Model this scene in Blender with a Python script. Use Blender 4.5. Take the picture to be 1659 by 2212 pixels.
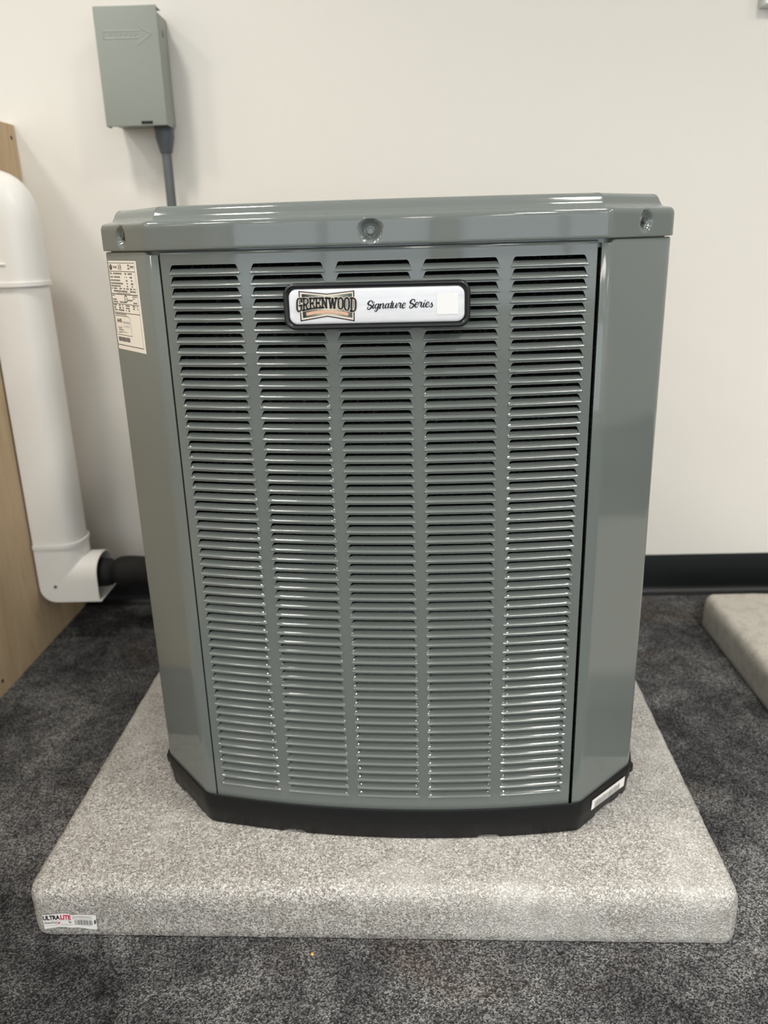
import bpy, bmesh, math, random
from mathutils import Vector, Matrix, noise
from mathutils.geometry import delaunay_2d_cdt
random.seed(7)
for o in list(bpy.data.objects): bpy.data.objects.remove(o)
S = bpy.context.scene
COL = S.collection
R = math.radians

# ------------------------------------------------------------------ camera, world, exposure
cd = bpy.data.cameras.new('camera'); cam = bpy.data.objects.new('camera', cd); COL.objects.link(cam); S.camera = cam
CP = Vector((0.02874, -0.92869, 0.86692)); yaw, pit, rol = R(-1.4646), R(-18.5298), R(-1.6328)
f = Vector((math.sin(yaw)*math.cos(pit), math.cos(yaw)*math.cos(pit), math.sin(pit)))
r = Vector((math.cos(yaw), -math.sin(yaw), 0)); u = r.cross(f)
r2 = r*math.cos(rol)+u*math.sin(rol); u2 = -r*math.sin(rol)+u*math.cos(rol)
m = Matrix((r2, u2, -f)).transposed().to_4x4(); m.translation = CP; cam.matrix_world = m
cd.sensor_fit = 'VERTICAL'; cd.sensor_height = 36.0; cd.lens = 36.0*1771.56/2212; cd.clip_start = 0.02
cd.dof.use_dof = True; cd.dof.focus_distance = 0.93; cd.dof.aperture_fstop = 5.2
w = bpy.data.worlds.new('daylight'); S.world = w; w.use_nodes = True
w.node_tree.nodes['Background'].inputs[0].default_value = (0.82, 0.92, 1.0, 1)
w.node_tree.nodes['Background'].inputs[1].default_value = 2.3
S.view_settings.view_transform = 'Standard'; S.view_settings.look = 'None'
S.view_settings.exposure = 0.19; S.view_settings.gamma = 1.0; S.view_settings.use_curve_mapping = False
S.cycles.max_bounces = 6; S.cycles.diffuse_bounces = 3; S.cycles.glossy_bounces = 3; S.cycles.adaptive_threshold = 0.025
LIGHT = 71.0; LCOL = (1.0, 0.955, 0.89)

# ------------------------------------------------------------------ materials
def srgb(*c): return tuple(((x/255)/12.92 if x/255 <= 0.04045 else ((x/255+0.055)/1.055)**2.4) for x in c)+(1,)
MATS = {}
class NT:
    def __init__(s, name, rough=0.5, color=None, metal=0.0, spec=0.5, coat=0.0):
        s.m = bpy.data.materials.new(name); s.m.use_nodes = True; s.t = s.m.node_tree; s.b = s.t.nodes['Principled BSDF']
        s.b.inputs['Roughness'].default_value = rough; s.b.inputs['Metallic'].default_value = metal
        s.b.inputs['Specular IOR Level'].default_value = spec; s.b.inputs['Coat Weight'].default_value = coat
        s.b.inputs['Coat Roughness'].default_value = 0.08
        if color: s.b.inputs['Base Color'].default_value = color
        MATS[name] = s.m
        s.co = None
    def n(s, t, **k):
        x = s.t.nodes.new(t)
        for a, b in k.items(): setattr(x, a, b)
        return x
    def l(s, a, b): s.t.links.new(a, b)
    def coord(s, which='Object', scale=None):
        tc = s.n('ShaderNodeTexCoord').outputs[which]
        if scale:
            mp = s.n('ShaderNodeMapping'); mp.inputs['Scale'].default_value = scale; s.l(tc, mp.inputs['Vector']); return mp.outputs[0]
        return tc
    def noise(s, scale, det=4, vec=None, rough=0.5, dist=0.0):
        x = s.n('ShaderNodeTexNoise'); x.inputs['Scale'].default_value = scale; x.inputs['Detail'].default_value = det
        x.inputs['Roughness'].default_value = rough; x.inputs['Distortion'].default_value = dist
        if vec is not None: s.l(vec, x.inputs['Vector'])
        return x
    def voro(s, scale, vec=None, feat='F1'):
        x = s.n('ShaderNodeTexVoronoi', feature=feat); x.inputs['Scale'].default_value = scale
        if vec is not None: s.l(vec, x.inputs['Vector'])
        return x
    def ramp(s, fac, stops):
        x = s.n('ShaderNodeValToRGB'); e = x.color_ramp.elements
        while len(e) < len(stops): e.new(0.5)
        for i, (p, c) in enumerate(stops): e[i].position = p; e[i].color = c
        s.l(fac, x.inputs['Fac']); return x.outputs[0]
    def mix(s, fac, a, b, mode='MIX'):
        x = s.n('ShaderNodeMix', data_type='RGBA', blend_type=mode)
        for v, i in ((fac, 0), (a, 6), (b, 7)):
            if isinstance(v, (int, float)): x.inputs[i].default_value = v
            elif isinstance(v, tuple): x.inputs[i].default_value = v
            else: s.l(v, x.inputs[i])
        return x.outputs[2]
    def math(s, op, a, b=0.0):
        x = s.n('ShaderNodeMath', operation=op)
        for v, i in ((a, 0), (b, 1)):
            if isinstance(v, (int, float)): x.inputs[i].default_value = v
            else: s.l(v, x.inputs[i])
        return x.outputs[0]
    def bump(s, h, strength, dist=0.001, prev=None):
        x = s.n('ShaderNodeBump'); x.inputs['Strength'].default_value = strength; x.inputs['Distance'].default_value = dist
        s.l(h, x.inputs['Height'])
        if prev is not None: s.l(prev, x.inputs['Normal'])
        s.l(x.outputs[0], s.b.inputs['Normal']); return x.outputs[0]
    def color(s, c): s.l(c, s.b.inputs['Base Color'])

def g(v): return (v, v, v, 1)
# glossy grey-green enamel of the unit
t = NT('grey_enamel', 0.08, srgb(106, 112, 109), spec=0.55)
nz = t.noise(55, 2, t.coord()); t.bump(nz.outputs[0], 0.03, 0.001)
# black plastic
t = NT('black_plastic', 0.4, srgb(17, 18, 19), spec=0.3); nz = t.noise(400, 2, t.coord()); t.bump(nz.outputs[0], 0.08, 0.0006)
NT('bezel_black', 0.3, srgb(24, 25, 28))
# spiny fin coil, dark, its sparkle painted in as pale noise flecks
t = NT('coil_fins', 0.42, metal=0.85); c = t.coord('Object', (1, 1, 2.2)); v = t.voro(420, c); nz = t.noise(220, 5, c, 0.7)
t.color(t.ramp(nz.outputs[0], [(0.40, srgb(26, 28, 28)), (0.56, srgb(62, 64, 64)), (0.70, srgb(160, 162, 160))])); t.bump(v.outputs[0], 0.9, 0.004)
NT('screw_zinc', 0.3, srgb(112, 115, 113), metal=0.7)
NT('dark_inside', 0.8, srgb(16, 17, 17))
# nameplate face
t = NT('silver_face', 0.14, srgb(216, 217, 222), spec=0.5, coat=0.4); nz = t.noise(6, 3, t.coord('Object', (3, 1, 30)))
t.color(t.ramp(nz.outputs[0], [(0.3, srgb(218, 220, 226)), (0.7, srgb(232, 233, 236))]))
NT('print_black', 0.35, srgb(20, 20, 22)); NT('print_grey', 0.5, srgb(86, 84, 82)); NT('print_cream', 0.4, srgb(226, 212, 196))
NT('print_white', 0.4, srgb(240, 240, 240)); NT('print_red', 0.4, srgb(205, 40, 72)); NT('print_tan', 0.4, srgb(219, 165, 128)); NT('print_lightgrey', 0.5, srgb(150, 148, 146))
t = NT('print_green', 0.4); sp = t.n('ShaderNodeSeparateXYZ'); t.l(t.coord('Object'), sp.inputs[0])
# the logo's printed fade: pale centre, dark green corners
dx = t.math('MULTIPLY', t.math('ABSOLUTE', t.math('ADD', sp.outputs[0], 0.0515)), 26.0)
t.color(t.ramp(dx, [(0.12, srgb(206, 205, 188)), (0.4, srgb(120, 132, 118)), (0.72, srgb(20, 34, 32))]))
NT('label_paper', 0.5, srgb(232, 226, 214)); NT('sticker_white', 0.35, srgb(240, 239, 236))
# cement-skinned pad
def pad_mat(name, lo, hi, patch):
    t = NT(name, 0.42, spec=0.5); c = t.coord()
    wv = t.noise(330, 2, c, 0.55, 1.2); big = t.noise(5.5, 5, c, 0.6); mid = t.noise(40, 3, c)
    a = t.ramp(wv.outputs[0], [(0.40, lo), (0.5, tuple((x+y)/2 for x, y in zip(lo, hi))), (0.60, hi)])
    p = t.ramp(big.outputs[0], [(0.5, g(0)), (0.66, g(1))])
    a = t.mix(t.math('MULTIPLY', p, 0.42), a, patch)
    a = t.mix(t.math('MULTIPLY', t.ramp(mid.outputs[0], [(0.35, g(1)), (0.5, g(0))]), 0.25), a, srgb(140, 132, 120))
    t.color(a); b1 = t.bump(wv.outputs[0], 1.0, 0.003); t.bump(mid.outputs[0], 0.25, 0.004, b1)
pad_mat('cement_skin', srgb(124, 121, 116), srgb(214, 211, 206), srgb(226, 224, 220))
pad_mat('cement_skin_plain', srgb(190, 185, 173), srgb(212, 207, 196), srgb(216, 212, 203))
# mottled grey carpet
t = NT('carpet', 0.95, spec=0.15); c = t.coord()
yarn = t.voro(500, c); fine = t.noise(420, 3, c, 0.7); patch = t.noise(3.1, 5, c, 0.62, 0.5); p2 = t.noise(14, 5, c, 0.66, 0.7); br = t.noise(2.3, 4, t.coord('Object', (1, 1.6, 1)), 0.6)
base = t.ramp(t.math('ADD', t.math('MULTIPLY', patch.outputs[0], 0.5), t.math('MULTIPLY', p2.outputs[0], 0.5)), [(0.37, srgb(46, 46, 47)), (0.50, srgb(80, 80, 81)), (0.63, srgb(116, 116, 115))])
base = t.mix(t.math('MULTIPLY', t.ramp(br.outputs[0], [(0.57, g(0)), (0.68, g(1))]), 0.55), base, srgb(84, 72, 64))
hsv = t.n('ShaderNodeSeparateColor'); t.l(yarn.outputs['Color'], hsv.inputs[0])
spk = t.ramp(t.math('ADD', t.math('MULTIPLY', hsv.outputs[0], 0.6), t.math('MULTIPLY', fine.outputs[0], 0.4)), [(0.24, g(0.30)), (0.50, g(0.90)), (0.74, g(2.5))])
t.color(t.mix(1.0, base, spk, 'MULTIPLY')); b1 = t.bump(yarn.outputs[0], 0.8, 0.004); t.bump(fine.outputs[0], 0.5, 0.003, b1)
# walls
t = NT('wall_paint', 0.7, srgb(233, 229, 221), spec=0.25)
NT('ceiling_tile', 0.9, srgb(225, 224, 220), spec=0.1)
t = NT('baseboard_vinyl', 0.4, srgb(17, 20, 21), spec=0.3)
# plywood
t = NT('plywood', 0.62, spec=0.3); c = t.coord('Object', (1, 9, 0.8)); nz = t.noise(4.5, 6, c, 0.6, 1.2); big = t.noise(2.5, 3, t.coord('Object', (1, 3, 0.7)))
a = t.ramp(nz.outputs[0], [(0.3, srgb(204, 174, 138)), (0.5, srgb(219, 193, 156)), (0.7, srgb(226, 203, 168))])
t.color(t.mix(t.math('MULTIPLY', big.outputs[0], 0.35), a, srgb(194, 168, 132)))
NT('plywood_edge', 0.7, srgb(168, 142, 108)); NT('rust_screw', 0.6, srgb(70, 58, 48), metal=0.4)
NT('white_pvc', 0.32, srgb(250, 248, 243)); NT('white_pvc_shade', 0.4, srgb(240, 237, 229))
t = NT('foam_black', 0.75, srgb(17, 18, 18)); nz = t.noise(60, 4, t.coord()); t.bump(nz.outputs[0], 0.5, 0.004)
NT('box_grey', 0.42, srgb(145, 150, 142)); NT('conduit_grey', 0.5, srgb(96, 100, 102)); NT('fitting_grey', 0.45, srgb(84, 89, 94))
NT('board_white', 0.3, srgb(246, 247, 247)); NT('board_edge', 0.4, srgb(205, 204, 200))
t = NT('window_glass', 0.05, g(1.0)); tb = t.n('ShaderNodeBsdfTransparent'); gb = t.n('ShaderNodeBsdfGlossy'); gb.inputs['Roughness'].default_value = 0.02
mx = t.n('ShaderNodeMixShader'); mx.inputs[0].default_value = 0.06; t.l(tb.outputs[0], mx.inputs[1]); t.l(gb.outputs[0], mx.inputs[2]); t.l(mx.outputs[0], t.t.nodes['Material Output'].inputs['Surface'])
NT('window_frame', 0.4, srgb(60, 62, 64)); NT('crumb', 0.6, srgb(214, 160, 84)); NT('emboss', 0.42, srgb(145, 150, 142))

# ------------------------------------------------------------------ mesh helpers
class MB:
    def __init__(s): s.v = []; s.f = []
    def add(s, vs, fs):
        k = len(s.v); s.v += [tuple(p) for p in vs]; s.f += [tuple(i+k for i in q) for q in fs]
    def grid(s, rows, close_u=False, close_v=False):
        n = len(rows[0]); k = len(s.v)
        for rw in rows: s.v += [tuple(p) for p in rw]
        for j in range(len(rows) - (0 if close_v else 1)):
            j2 = (j+1) % len(rows)
            for i in range(n - (0 if close_u else 1)):
                i2 = (i+1) % n; s.f.append((k+j*n+i, k+j*n+i2, k+j2*n+i2, k+j2*n+i))
    def ngon(s, vs): s.add(vs, [tuple(range(len(vs)))])
    def box(s, a, b):
        (x0, y0, z0), (x1, y1, z1) = a, b
        s.add([(x0,y0,z0),(x1,y0,z0),(x1,y1,z0),(x0,y1,z0),(x0,y0,z1),(x1,y0,z1),(x1,y1,z1),(x0,y1,z1)],
              [(0,3,2,1),(4,5,6,7),(0,1,5,4),(1,2,6,5),(2,3,7,6),(3,0,4,7)])
    def tube(s, pts, rad, n=16, caps=True):
        pts = [Vector(p) for p in pts]; rows = []; up = None
        for i, p in enumerate(pts):
            d = (pts[min(i+1, len(pts)-1)] - pts[max(i-1, 0)]).normalized()
            if up is None: up = d.orthogonal().normalized()
            up = (up - d*up.dot(d)).normalized(); sd = d.cross(up); rr = rad[i] if isinstance(rad, (list, tuple)) else rad
            rows.append([p + (up*math.cos(2*math.pi*k/n) + sd*math.sin(2*math.pi*k/n))*rr for k in range(n)])
        s.grid(rows, close_u=True)
        if caps: s.ngon(rows[0]); s.ngon(rows[-1])
    def build(s, name, mat, parent=None, smooth=35, bevel=0, fix=True, loc=(0,0,0)):
        me = bpy.data.meshes.new(name); me.from_pydata(s.v, [], s.f); me.validate()
        return finish(me, name, mat, parent, smooth, bevel, fix, loc)
def finish(me, name, mat, parent=None, smooth=35, bevel=0, fix=True, loc=(0,0,0)):
    bm = bmesh.new(); bm.from_mesh(me)
    bmesh.ops.remove_doubles(bm, verts=bm.verts, dist=1e-6)
    if fix: bmesh.ops.recalc_face_normals(bm, faces=bm.faces)
    if bevel:
        es = [e for e in bm.edges if len(e.link_faces) == 2 and e.calc_face_angle(0) > R(30)]
        bmesh.ops.bevel(bm, geom=es, offset=bevel, segments=3, affect='EDGES', profile=0.5)
    if smooth:
        for fc in bm.faces: fc.smooth = True
        for e in bm.edges: e.smooth = len(e.link_faces) == 2 and e.calc_face_angle(0) < R(smooth)
    bm.to_mesh(me); bm.free(); me.materials.append(MATS[mat])
    o = bpy.data.objects.new(name, me); COL.objects.link(o); o.location = loc
    if parent: o.parent = parent
    return o
def empty(name, loc, rz=0, label=None, cat=None, group=None):
    o = bpy.data.objects.new(name, None); COL.objects.link(o); o.location = loc; o.rotation_euler = (0, 0, rz); o.empty_display_size = 0.1
    return tag(o, label, cat, group)
def tag(o, label=None, cat=None, group=None, kind=None):
    for k, v in (('label', label), ('category', cat), ('group', group), ('kind', kind)):
        if v: o[k] = v
    return o
def struct(o, label=None): return tag(o, label, kind='structure')
def sm(x): x = max(0, min(1, x)); return x*x*(3-2*x)
def catmull(pts, k=6):
    out = []; P = [pts[0]] + list(pts) + [pts[-1]]
    for i in range(1, len(P)-2):
        for j in range(k):
            q = j/k; a, b, c, d = P[i-1:i+3]
            out.append(tuple(0.5*((2*b[n])+(c[n]-a[n])*q+(2*a[n]-5*b[n]+4*c[n]-d[n])*q*q+(3*b[n]-a[n]-3*c[n]+d[n])*q**3) for n in range(len(b))))
    out.append(tuple(P[-2])); return out
class Ink:
    """flat print: polygons, strokes and text in 2-D, mapped onto a surface"""
    def __init__(s, mp): s.mp = mp; s.b = MB()
    def poly(s, pts): s.b.ngon([s.mp(*p) for p in pts])
    def rect(s, x0, y0, x1, y1): s.poly([(x0,y0),(x1,y0),(x1,y1),(x0,y1)])
    def frame(s, x0, y0, x1, y1, wx, wy=None):
        wy = wy or wx
        s.rect(x0,y0,x1,y0+wy); s.rect(x0,y1-wy,x1,y1); s.rect(x0,y0+wy,x0+wx,y1-wy); s.rect(x1-wx,y0+wy,x1,y1-wy)
    def stroke(s, pts, extra=0.0):
        """pts (x, y, width)"""
        L = []; Rr = []
        for i, p in enumerate(pts):
            a = pts[max(i-1, 0)]; b = pts[min(i+1, len(pts)-1)]; dx, dy = b[0]-a[0], b[1]-a[1]; d = math.hypot(dx, dy) or 1; hw = (p[2]+extra)/2
            L.append((p[0]-dy/d*hw, p[1]+dx/d*hw)); Rr.append((p[0]+dy/d*hw, p[1]-dx/d*hw))
        for i in range(len(pts)-1): s.poly([L[i], L[i+1], Rr[i+1], Rr[i]])
        for p in (pts[0], pts[-1]): s.disc(p[0], p[1], (p[2]+extra)/2)
    def disc(s, x, y, rx, ry=None, n=14): s.poly([(x+rx*math.cos(2*math.pi*k/n), y+(ry or rx)*math.sin(2*math.pi*k/n)) for k in range(n)])
    def text(s, body, x0, y0, x1, y1, bold=0.0, warp=None):
        cu = bpy.data.curves.new('t', 'FONT'); cu.body = body; cu.offset = bold; cu.resolution_u = 3
        ob = bpy.data.objects.new('t', cu); COL.objects.link(ob); bpy.context.view_layer.update()
        me = ob.to_mesh(); vs = [v.co.copy() for v in me.vertices]; fs = [tuple(p.vertices) for p in me.polygons]; ob.to_mesh_clear()
        bpy.data.objects.remove(ob); bpy.data.curves.remove(cu)
        if not vs: return
        ax, bx = min(v.x for v in vs), max(v.x for v in vs); ay, by = min(v.y for v in vs), max(v.y for v in vs)
        out = []
        for v in vs:
            q = (x0+(v.x-ax)/(bx-ax)*(x1-x0), y0+(v.y-ay)/(by-ay)*(y1-y0)); out.append(s.mp(*(warp(*q) if warp else q)))
        s.b.add(out, fs)
    def build(s, name, mat, parent): return s.b.build(name, mat, parent, smooth=0, fix=False)

# ------------------------------------------------------------------ the room
WY = 0.9759; CEIL = 2.75; X0, X1, Y0 = -3.6, 4.4, -5.2
def slab(name, mat, a, b, label=None, parent=None):
    q = MB(); q.box(a, b); o = q.build(name, mat, parent, smooth=0)
    return struct(o, label) if parent is None else o
slab('floor', 'carpet', (X0, Y0, -0.05), (X1, WY, 0.0), 'mottled grey loop pile carpet')
slab('wall_back', 'wall_paint', (X0, WY, -0.05), (X1, WY+0.1, CEIL), 'off-white painted wall behind the unit')
slab('wall_left', 'wall_paint', (X0-0.1, Y0, -0.05), (X0, WY+0.1, CEIL))
slab('wall_right', 'wall_paint', (X1, Y0, -0.05), (X1+0.1, WY+0.1, CEIL))
ceil = slab('ceiling', 'ceiling_tile', (X0, Y0, CEIL), (X1, WY+0.1, CEIL+0.1))
# front wall with two shop windows behind the camera
q = MB(); wins = [(-3.4, 0.2), (0.6, 4.2)]; xs = [X0]
for a, b in wins: xs += [a, b]
xs.append(X1)
for i in range(0, len(xs), 2): q.box((xs[i], Y0-0.12, -0.05), (xs[i+1], Y0, CEIL))
for a, b in wins: q.box((a, Y0-0.12, -0.05), (b, Y0, 0.3)); q.box((a, Y0-0.12, 2.55), (b, Y0, CEIL))
struct(q.build('wall_front', 'wall_paint', smooth=0))
for i, (a, b) in enumerate(wins):
    q = MB(); yy = Y0-0.06
    for x in (a, (a+b)/2-0.03, b-0.06): q.box((x, yy-0.03, 0.3), (x+0.06, yy+0.03, 2.55))
    for z in (0.3, 2.49): q.box((a, yy-0.03, z), (b, yy+0.03, z+0.06))
    wf = struct(q.build('window_%d' % (i+1), 'window_frame', smooth=0))
    for x in (a+0.06, (a+b)/2+0.03):
        p = MB(); p.box((x, yy-0.003, 0.36), (x+(b-a)/2-0.09, yy+0.003, 2.49)); p.build('pane', 'window_glass', wf, smooth=0)
# recessed downlights, plus one added near the wall to brighten the left side
for y in (-0.2, -0.55, -1.75, -3.0, -4.3):
    for x in ((-3.0, -1.72, 0.0, 0.92, 2.2, 3.5) if y < -2 else (-3.0, -1.72, 0.92, 2.2) if y < -1 else (-3.0, -1.72, 0.92, 2.2) if y < -0.4 else (-0.82,)):
        tr_ = MB(); tr_.grid([[(x+rr*math.cos(2*math.pi*j/24), y+rr*math.sin(2*math.pi*j/24), z) for j in range(24)] for rr, z in ((0.095, CEIL-0.001), (0.092, CEIL-0.006), (0.075, CEIL-0.006), (0.07, CEIL-0.0005))], close_u=True)
        to = tr_.build('downlight_or_fill_trim', 'board_white', ceil)
        ld = bpy.data.lights.new('downlight_or_fill', 'SPOT'); ld.energy = LIGHT; ld.color = LCOL; ld.spot_size = R(150); ld.spot_blend = 1.0; ld.shadow_soft_size = 0.15
        lo = bpy.data.objects.new('downlight_or_fill', ld); COL.objects.link(lo); lo.location = (x, y, CEIL-0.155); lo.parent = to
# vinyl cove baseboard
prof = [(0.0, 0.1026), (-0.0028, 0.1026), (-0.0036, 0.1), (-0.0036, 0.022), (-0.005, 0.014), (-0.009, 0.007), (-0.015, 0.0035), (-0.019, 0.0008), (-0.019, 0.0), (0.0, 0.0)]
q = MB(); q.grid([[(x, WY+a, b) for a, b in prof] for x in (-0.784, X1)])
struct(q.build('baseboard_back', 'baseboard_vinyl'), 'black vinyl cove base along the back wall')

# ------------------------------------------------------------------ outline of the unit (its own frame: x right, y back, z up from the floor)
YC = 0.345
def resample(P, step):
    n = len(P); L = [0]
    for i in range(n): L.append(L[-1]+math.dist(P[i], P[(i+1) % n]))
    N = int(L[-1]/step); out = []; j = 0
    for k in range(N):
        s_ = L[-1]*k/N
        while L[j+1] < s_: j += 1
        q_ = (s_-L[j])/(L[j+1]-L[j]+1e-12); a, b = P[j], P[(j+1) % n]; out.append((a[0]+(b[0]-a[0])*q_, a[1]+(b[1]-a[1])*q_))
    return out
def outline(F, O, apex, sag, step=0.004, rad=0.009):
    def arc(a, b, nx, ny, s_):
        return [(a[0]+(b[0]-a[0])*k/24+nx*s_*(1-(2*k/24-1)**2), a[1]+(b[1]-a[1])*k/24+ny*s_*(1-(2*k/24-1)**2)) for k in range(25)]
    Fx, Fy = F; Ox, Oy = O; By, Bo = 2*YC-Fy, 2*YC-Oy
    P = arc((-Fx, Fy), (Fx, Fy), 0, -1, Fy-apex) + arc((Ox, Oy), (Ox, Bo), 1, 0, sag) + arc((Fx, By), (-Fx, By), 0, 1, Fy-apex) + arc((-Ox, Bo), (-Ox, Oy), -1, 0, sag)
    P = resample(P, 0.001); n = len(P); wv = int(rad/0.001); out = []
    for _ in range(2):
        cx = sum(P[i % n][0] for i in range(-wv, wv+1)); cy = sum(P[i % n][1] for i in range(-wv, wv+1)); out = []
        for i in range(n):
            out.append((cx/(2*wv+1), cy/(2*wv+1))); a = P[(i-wv) % n]; b = P[(i+wv+1) % n]; cx += b[0]-a[0]; cy += b[1]-a[1]
        P = out
    return resample(P, step)
def normals(P):
    n = len(P); out = []
    for i in range(n):
        a, b = P[i-1], P[(i+1) % n]; dx, dy = b[0]-a[0], b[1]-a[1]; d = math.hypot(dx, dy); out.append((dy/d, -dx/d))
    return out
def off(P, N, d): return [(p[0]+n_[0]*d, p[1]+n_[1]*d) for p, n_ in zip(P, N)]
ROT = -0.05714
AC = empty('air_conditioner', (0.01970, 0.34444, 0.0768), ROT, 'large grey-green louvered outdoor air conditioner unit on a speckled pad', 'air conditioner')
def U(x, y, z): return (x, y-YC, z-0.0768)

# ---- base pan
PB = outline((0.2622, 0.0261), (0.3478, 0.1180), 0.0, 0.02, 0.004, 0.006); NB = normals(PB); nB = len(PB)
rows = []
for d, z in ((-0.05, 0.112), (-0.0026, 0.112), (-0.0024, 0.1268), (-0.0017, 0.1275), (-0.0006, 0.1272), (0.0, 0.1262), (-0.0008, 0.1045), (-0.0022, 0.1035), (-0.0048, 0.0785), (-0.006, 0.0770), (-0.05, 0.0768)):
    rw = []
    for i, (x, y) in enumerate(off(PB, NB, d)):
        zz = z
        if z < 0.08:     # shallow relief slots under the rim
            lift = 0.0
            for cx, cy, rr in ((-0.135, 0.012, 0.014), (0.135, 0.012, 0.014), (0.305, 0.075, 0.02), (-0.305, 0.075, 0.02), (-0.33, 0.11, 0.008), (0.33, 0.11, 0.008)):
                if math.hypot(PB[i][0]-cx, PB[i][1]-cy) < rr: lift = 0.004
            zz += lift
        rw.append(U(x, y, zz))
    rows.append(rw)
q = MB(); q.grid(rows, close_u=True); q.ngon(rows[-1])
base = q.build('base_pan', 'black_plastic', AC, smooth=40); base['label'] = 'black plastic base pan'
for s_ in (-1, 1):
    q = MB(); yy = 0.131; pts = [(s_*0.340, yy-0.009), (s_*0.349, yy-0.008), (s_*0.3535, yy-0.003), (s_*0.3535, yy+0.003), (s_*0.349, yy+0.008), (s_*0.340, yy+0.009)]
    q.grid([[U(x, y, z) for x, y in pts] for z in (0.107, 0.119)]); q.ngon([U(x, y, 0.119) for x, y in pts]); q.ngon([U(x, y, 0.107) for x, y in pts])
    q.build('hold_down_tab', 'black_plastic', base, bevel=0.0015)

# ---- corner posts
PP = outline((0.2612, 0.0298), (0.3448, 0.1190), 0.0040, 0.019, 0.003, 0.0045); SEAM = 0.2462
TH = []
def post(sx, sy):
    pts = []
    for (x, y) in PP:
        if x*sx > SEAM and (y-YC)*sy > 0:
            if abs(y-YC) > YC-0.128: pts.append((x, y))
    pts.sort(key=lambda p: math.atan2((p[1]-YC)*sy, p[0]*sx)*-1)   # from the front edge round to the side
    pts = [p for p in pts]
    a, b = pts[0], pts[-1]
    pts = [(a[0], a[1]-sy*0.014), (a[0], a[1]-sy*0.001)] + pts + [(b[0]-sx*0.001, b[1]), (b[0]-sx*0.012, b[1])]
    q = MB(); rows = []
    for z, d in ((0.113, 0), (0.30, 0), (0.6, 0), (0.8568, 0), (0.8581, 0.001), (0.8584, 0.004), (0.8584, 0.008)):
        rw = []
        for k, p in enumerate(pts):
            v = Vector((0-p[0], YC-p[1])).normalized(); zz = z
            if z > 0.85 and abs(p[0]) < 0.2615: zz -= 0.0035
            rw.append(U(p[0]+v.x*d, p[1]+v.y*d, zz))
        rows.append(rw)
    q.grid(rows); return q.build('corner_post', 'grey_enamel', AC, smooth=40)
for sx in (-1, 1):
    for sy in (-1, 1): post(sx, sy)

# ---- louvered panels
RC = 1.33; PY0 = 0.005; PITCH = 0.01273; ZL = 0.8318; NROW = 55; CX = (-0.1925, -0.0958, 0.0, 0.0958, 0.1925); HW = 0.0422; HZ = 0.0007
hole_h = 0.0112
def hole(cx):
    w_ = HW; pts = [(-w_+0.004, HZ), (-w_+0.001, HZ+0.0006), (-w_, HZ+0.0018), (-w_+0.0026, HZ+0.0082), (-w_+0.0034, HZ+0.0101), (-w_+0.0050, HZ+hole_h)]
    top = [(x, HZ+hole_h) for x in (-0.022, 0.0, 0.022)]; right = [(-x, z) for x, z in reversed(pts)]; bot = [(x, HZ) for x in (0.022, 0.0, -0.022)]
    return [(cx+x, z) for x, z in pts+top+right+bot]
def inside(p, P):
    c_ = False; j = len(P)-1
    for i in range(len(P)):
        if (P[i][1] > p[1]) != (P[j][1] > p[1]) and p[0] < (P[j][0]-P[i][0])*(p[1]-P[i][1])/(P[j][1]-P[i][1])+P[i][0]: c_ = not c_
        j = i
    return c_
def cell(xa, xb, cx):
    H_ = hole(cx); xsub = [xa+(xb-xa)*k/4 for k in range(5)]
    rect = [(x, 0.0) for x in xsub]+[(x, PITCH) for x in reversed(xsub)]
    P = H_+rect; n = len(H_); E_ = [(i, (i+1) % n) for i in range(n)]+[(n+i, n+(i+1) % len(rect)) for i in range(len(rect))]
    vo, eo, fo = delaunay_2d_cdt([Vector(p) for p in P], E_, [], 0, 1e-7)[:3]
    return [tuple(v) for v in vo], [tuple(f_) for f_ in fo if not inside((sum(vo[i][0] for i in f_)/3, sum(vo[i][1] for i in f_)/3), H_)]
XE = 0.2440; bounds = [-XE]+[(CX[i]+CX[i+1])/2 for i in range(4)]+[XE]
ZB0 = ZL-(NROW-1)*PITCH-HZ      # bottom of the lowest cell
def panel_sheet(mp):
    q = MB()
    for ci in range(5):
        vs, fs = cell(bounds[ci], bounds[ci+1], CX[ci])
        for rr in range(NROW): q.add([mp(x, ZB0+rr*PITCH+z, 0) for x, z in vs], fs)
    zt = ZB0+NROW*PITCH; xs_ = []
    for ci in range(5): xs_ += [bounds[ci]+(bounds[ci+1]-bounds[ci])*k/4 for k in range(4)]
    xs_.append(XE)
    zs = [zt, zt+0.006, 0.8555, 0.8572, 0.858]; dp = [0, 0, 0, 0.0008, 0.003]
    q.grid([[mp(x, z, d) for x in xs_] for z, d in zip(zs, dp)]+[[mp(x, 0.858, 0.012) for x in xs_]])
    q.grid([[mp(x, z, 0) for x in xs_] for z in (0.113, 0.125, ZB0)])
    for s_ in (-1, 1): q.grid([[mp(s_*XE*(1+(0.001/XE if 0 < d < 0.002 else 0)), z, d) for z in (0.113, 0.3, 0.6, 0.8572)] for d in (0, 0.0012, 0.012)])
    return q
PROF = [(0.0, -0.0002, 0.0045), (-0.0009, 0.0002, 0.0024), (-0.0014, 0.0009, 0.0010), (-0.0012, 0.0018, 0.0002), (-0.0004, 0.0026, 0.0000), (0.0014, 0.0037, 0.0006), (0.0036, 0.0051, 0.0016), (0.0062, 0.0069, 0.0030)]
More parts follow.
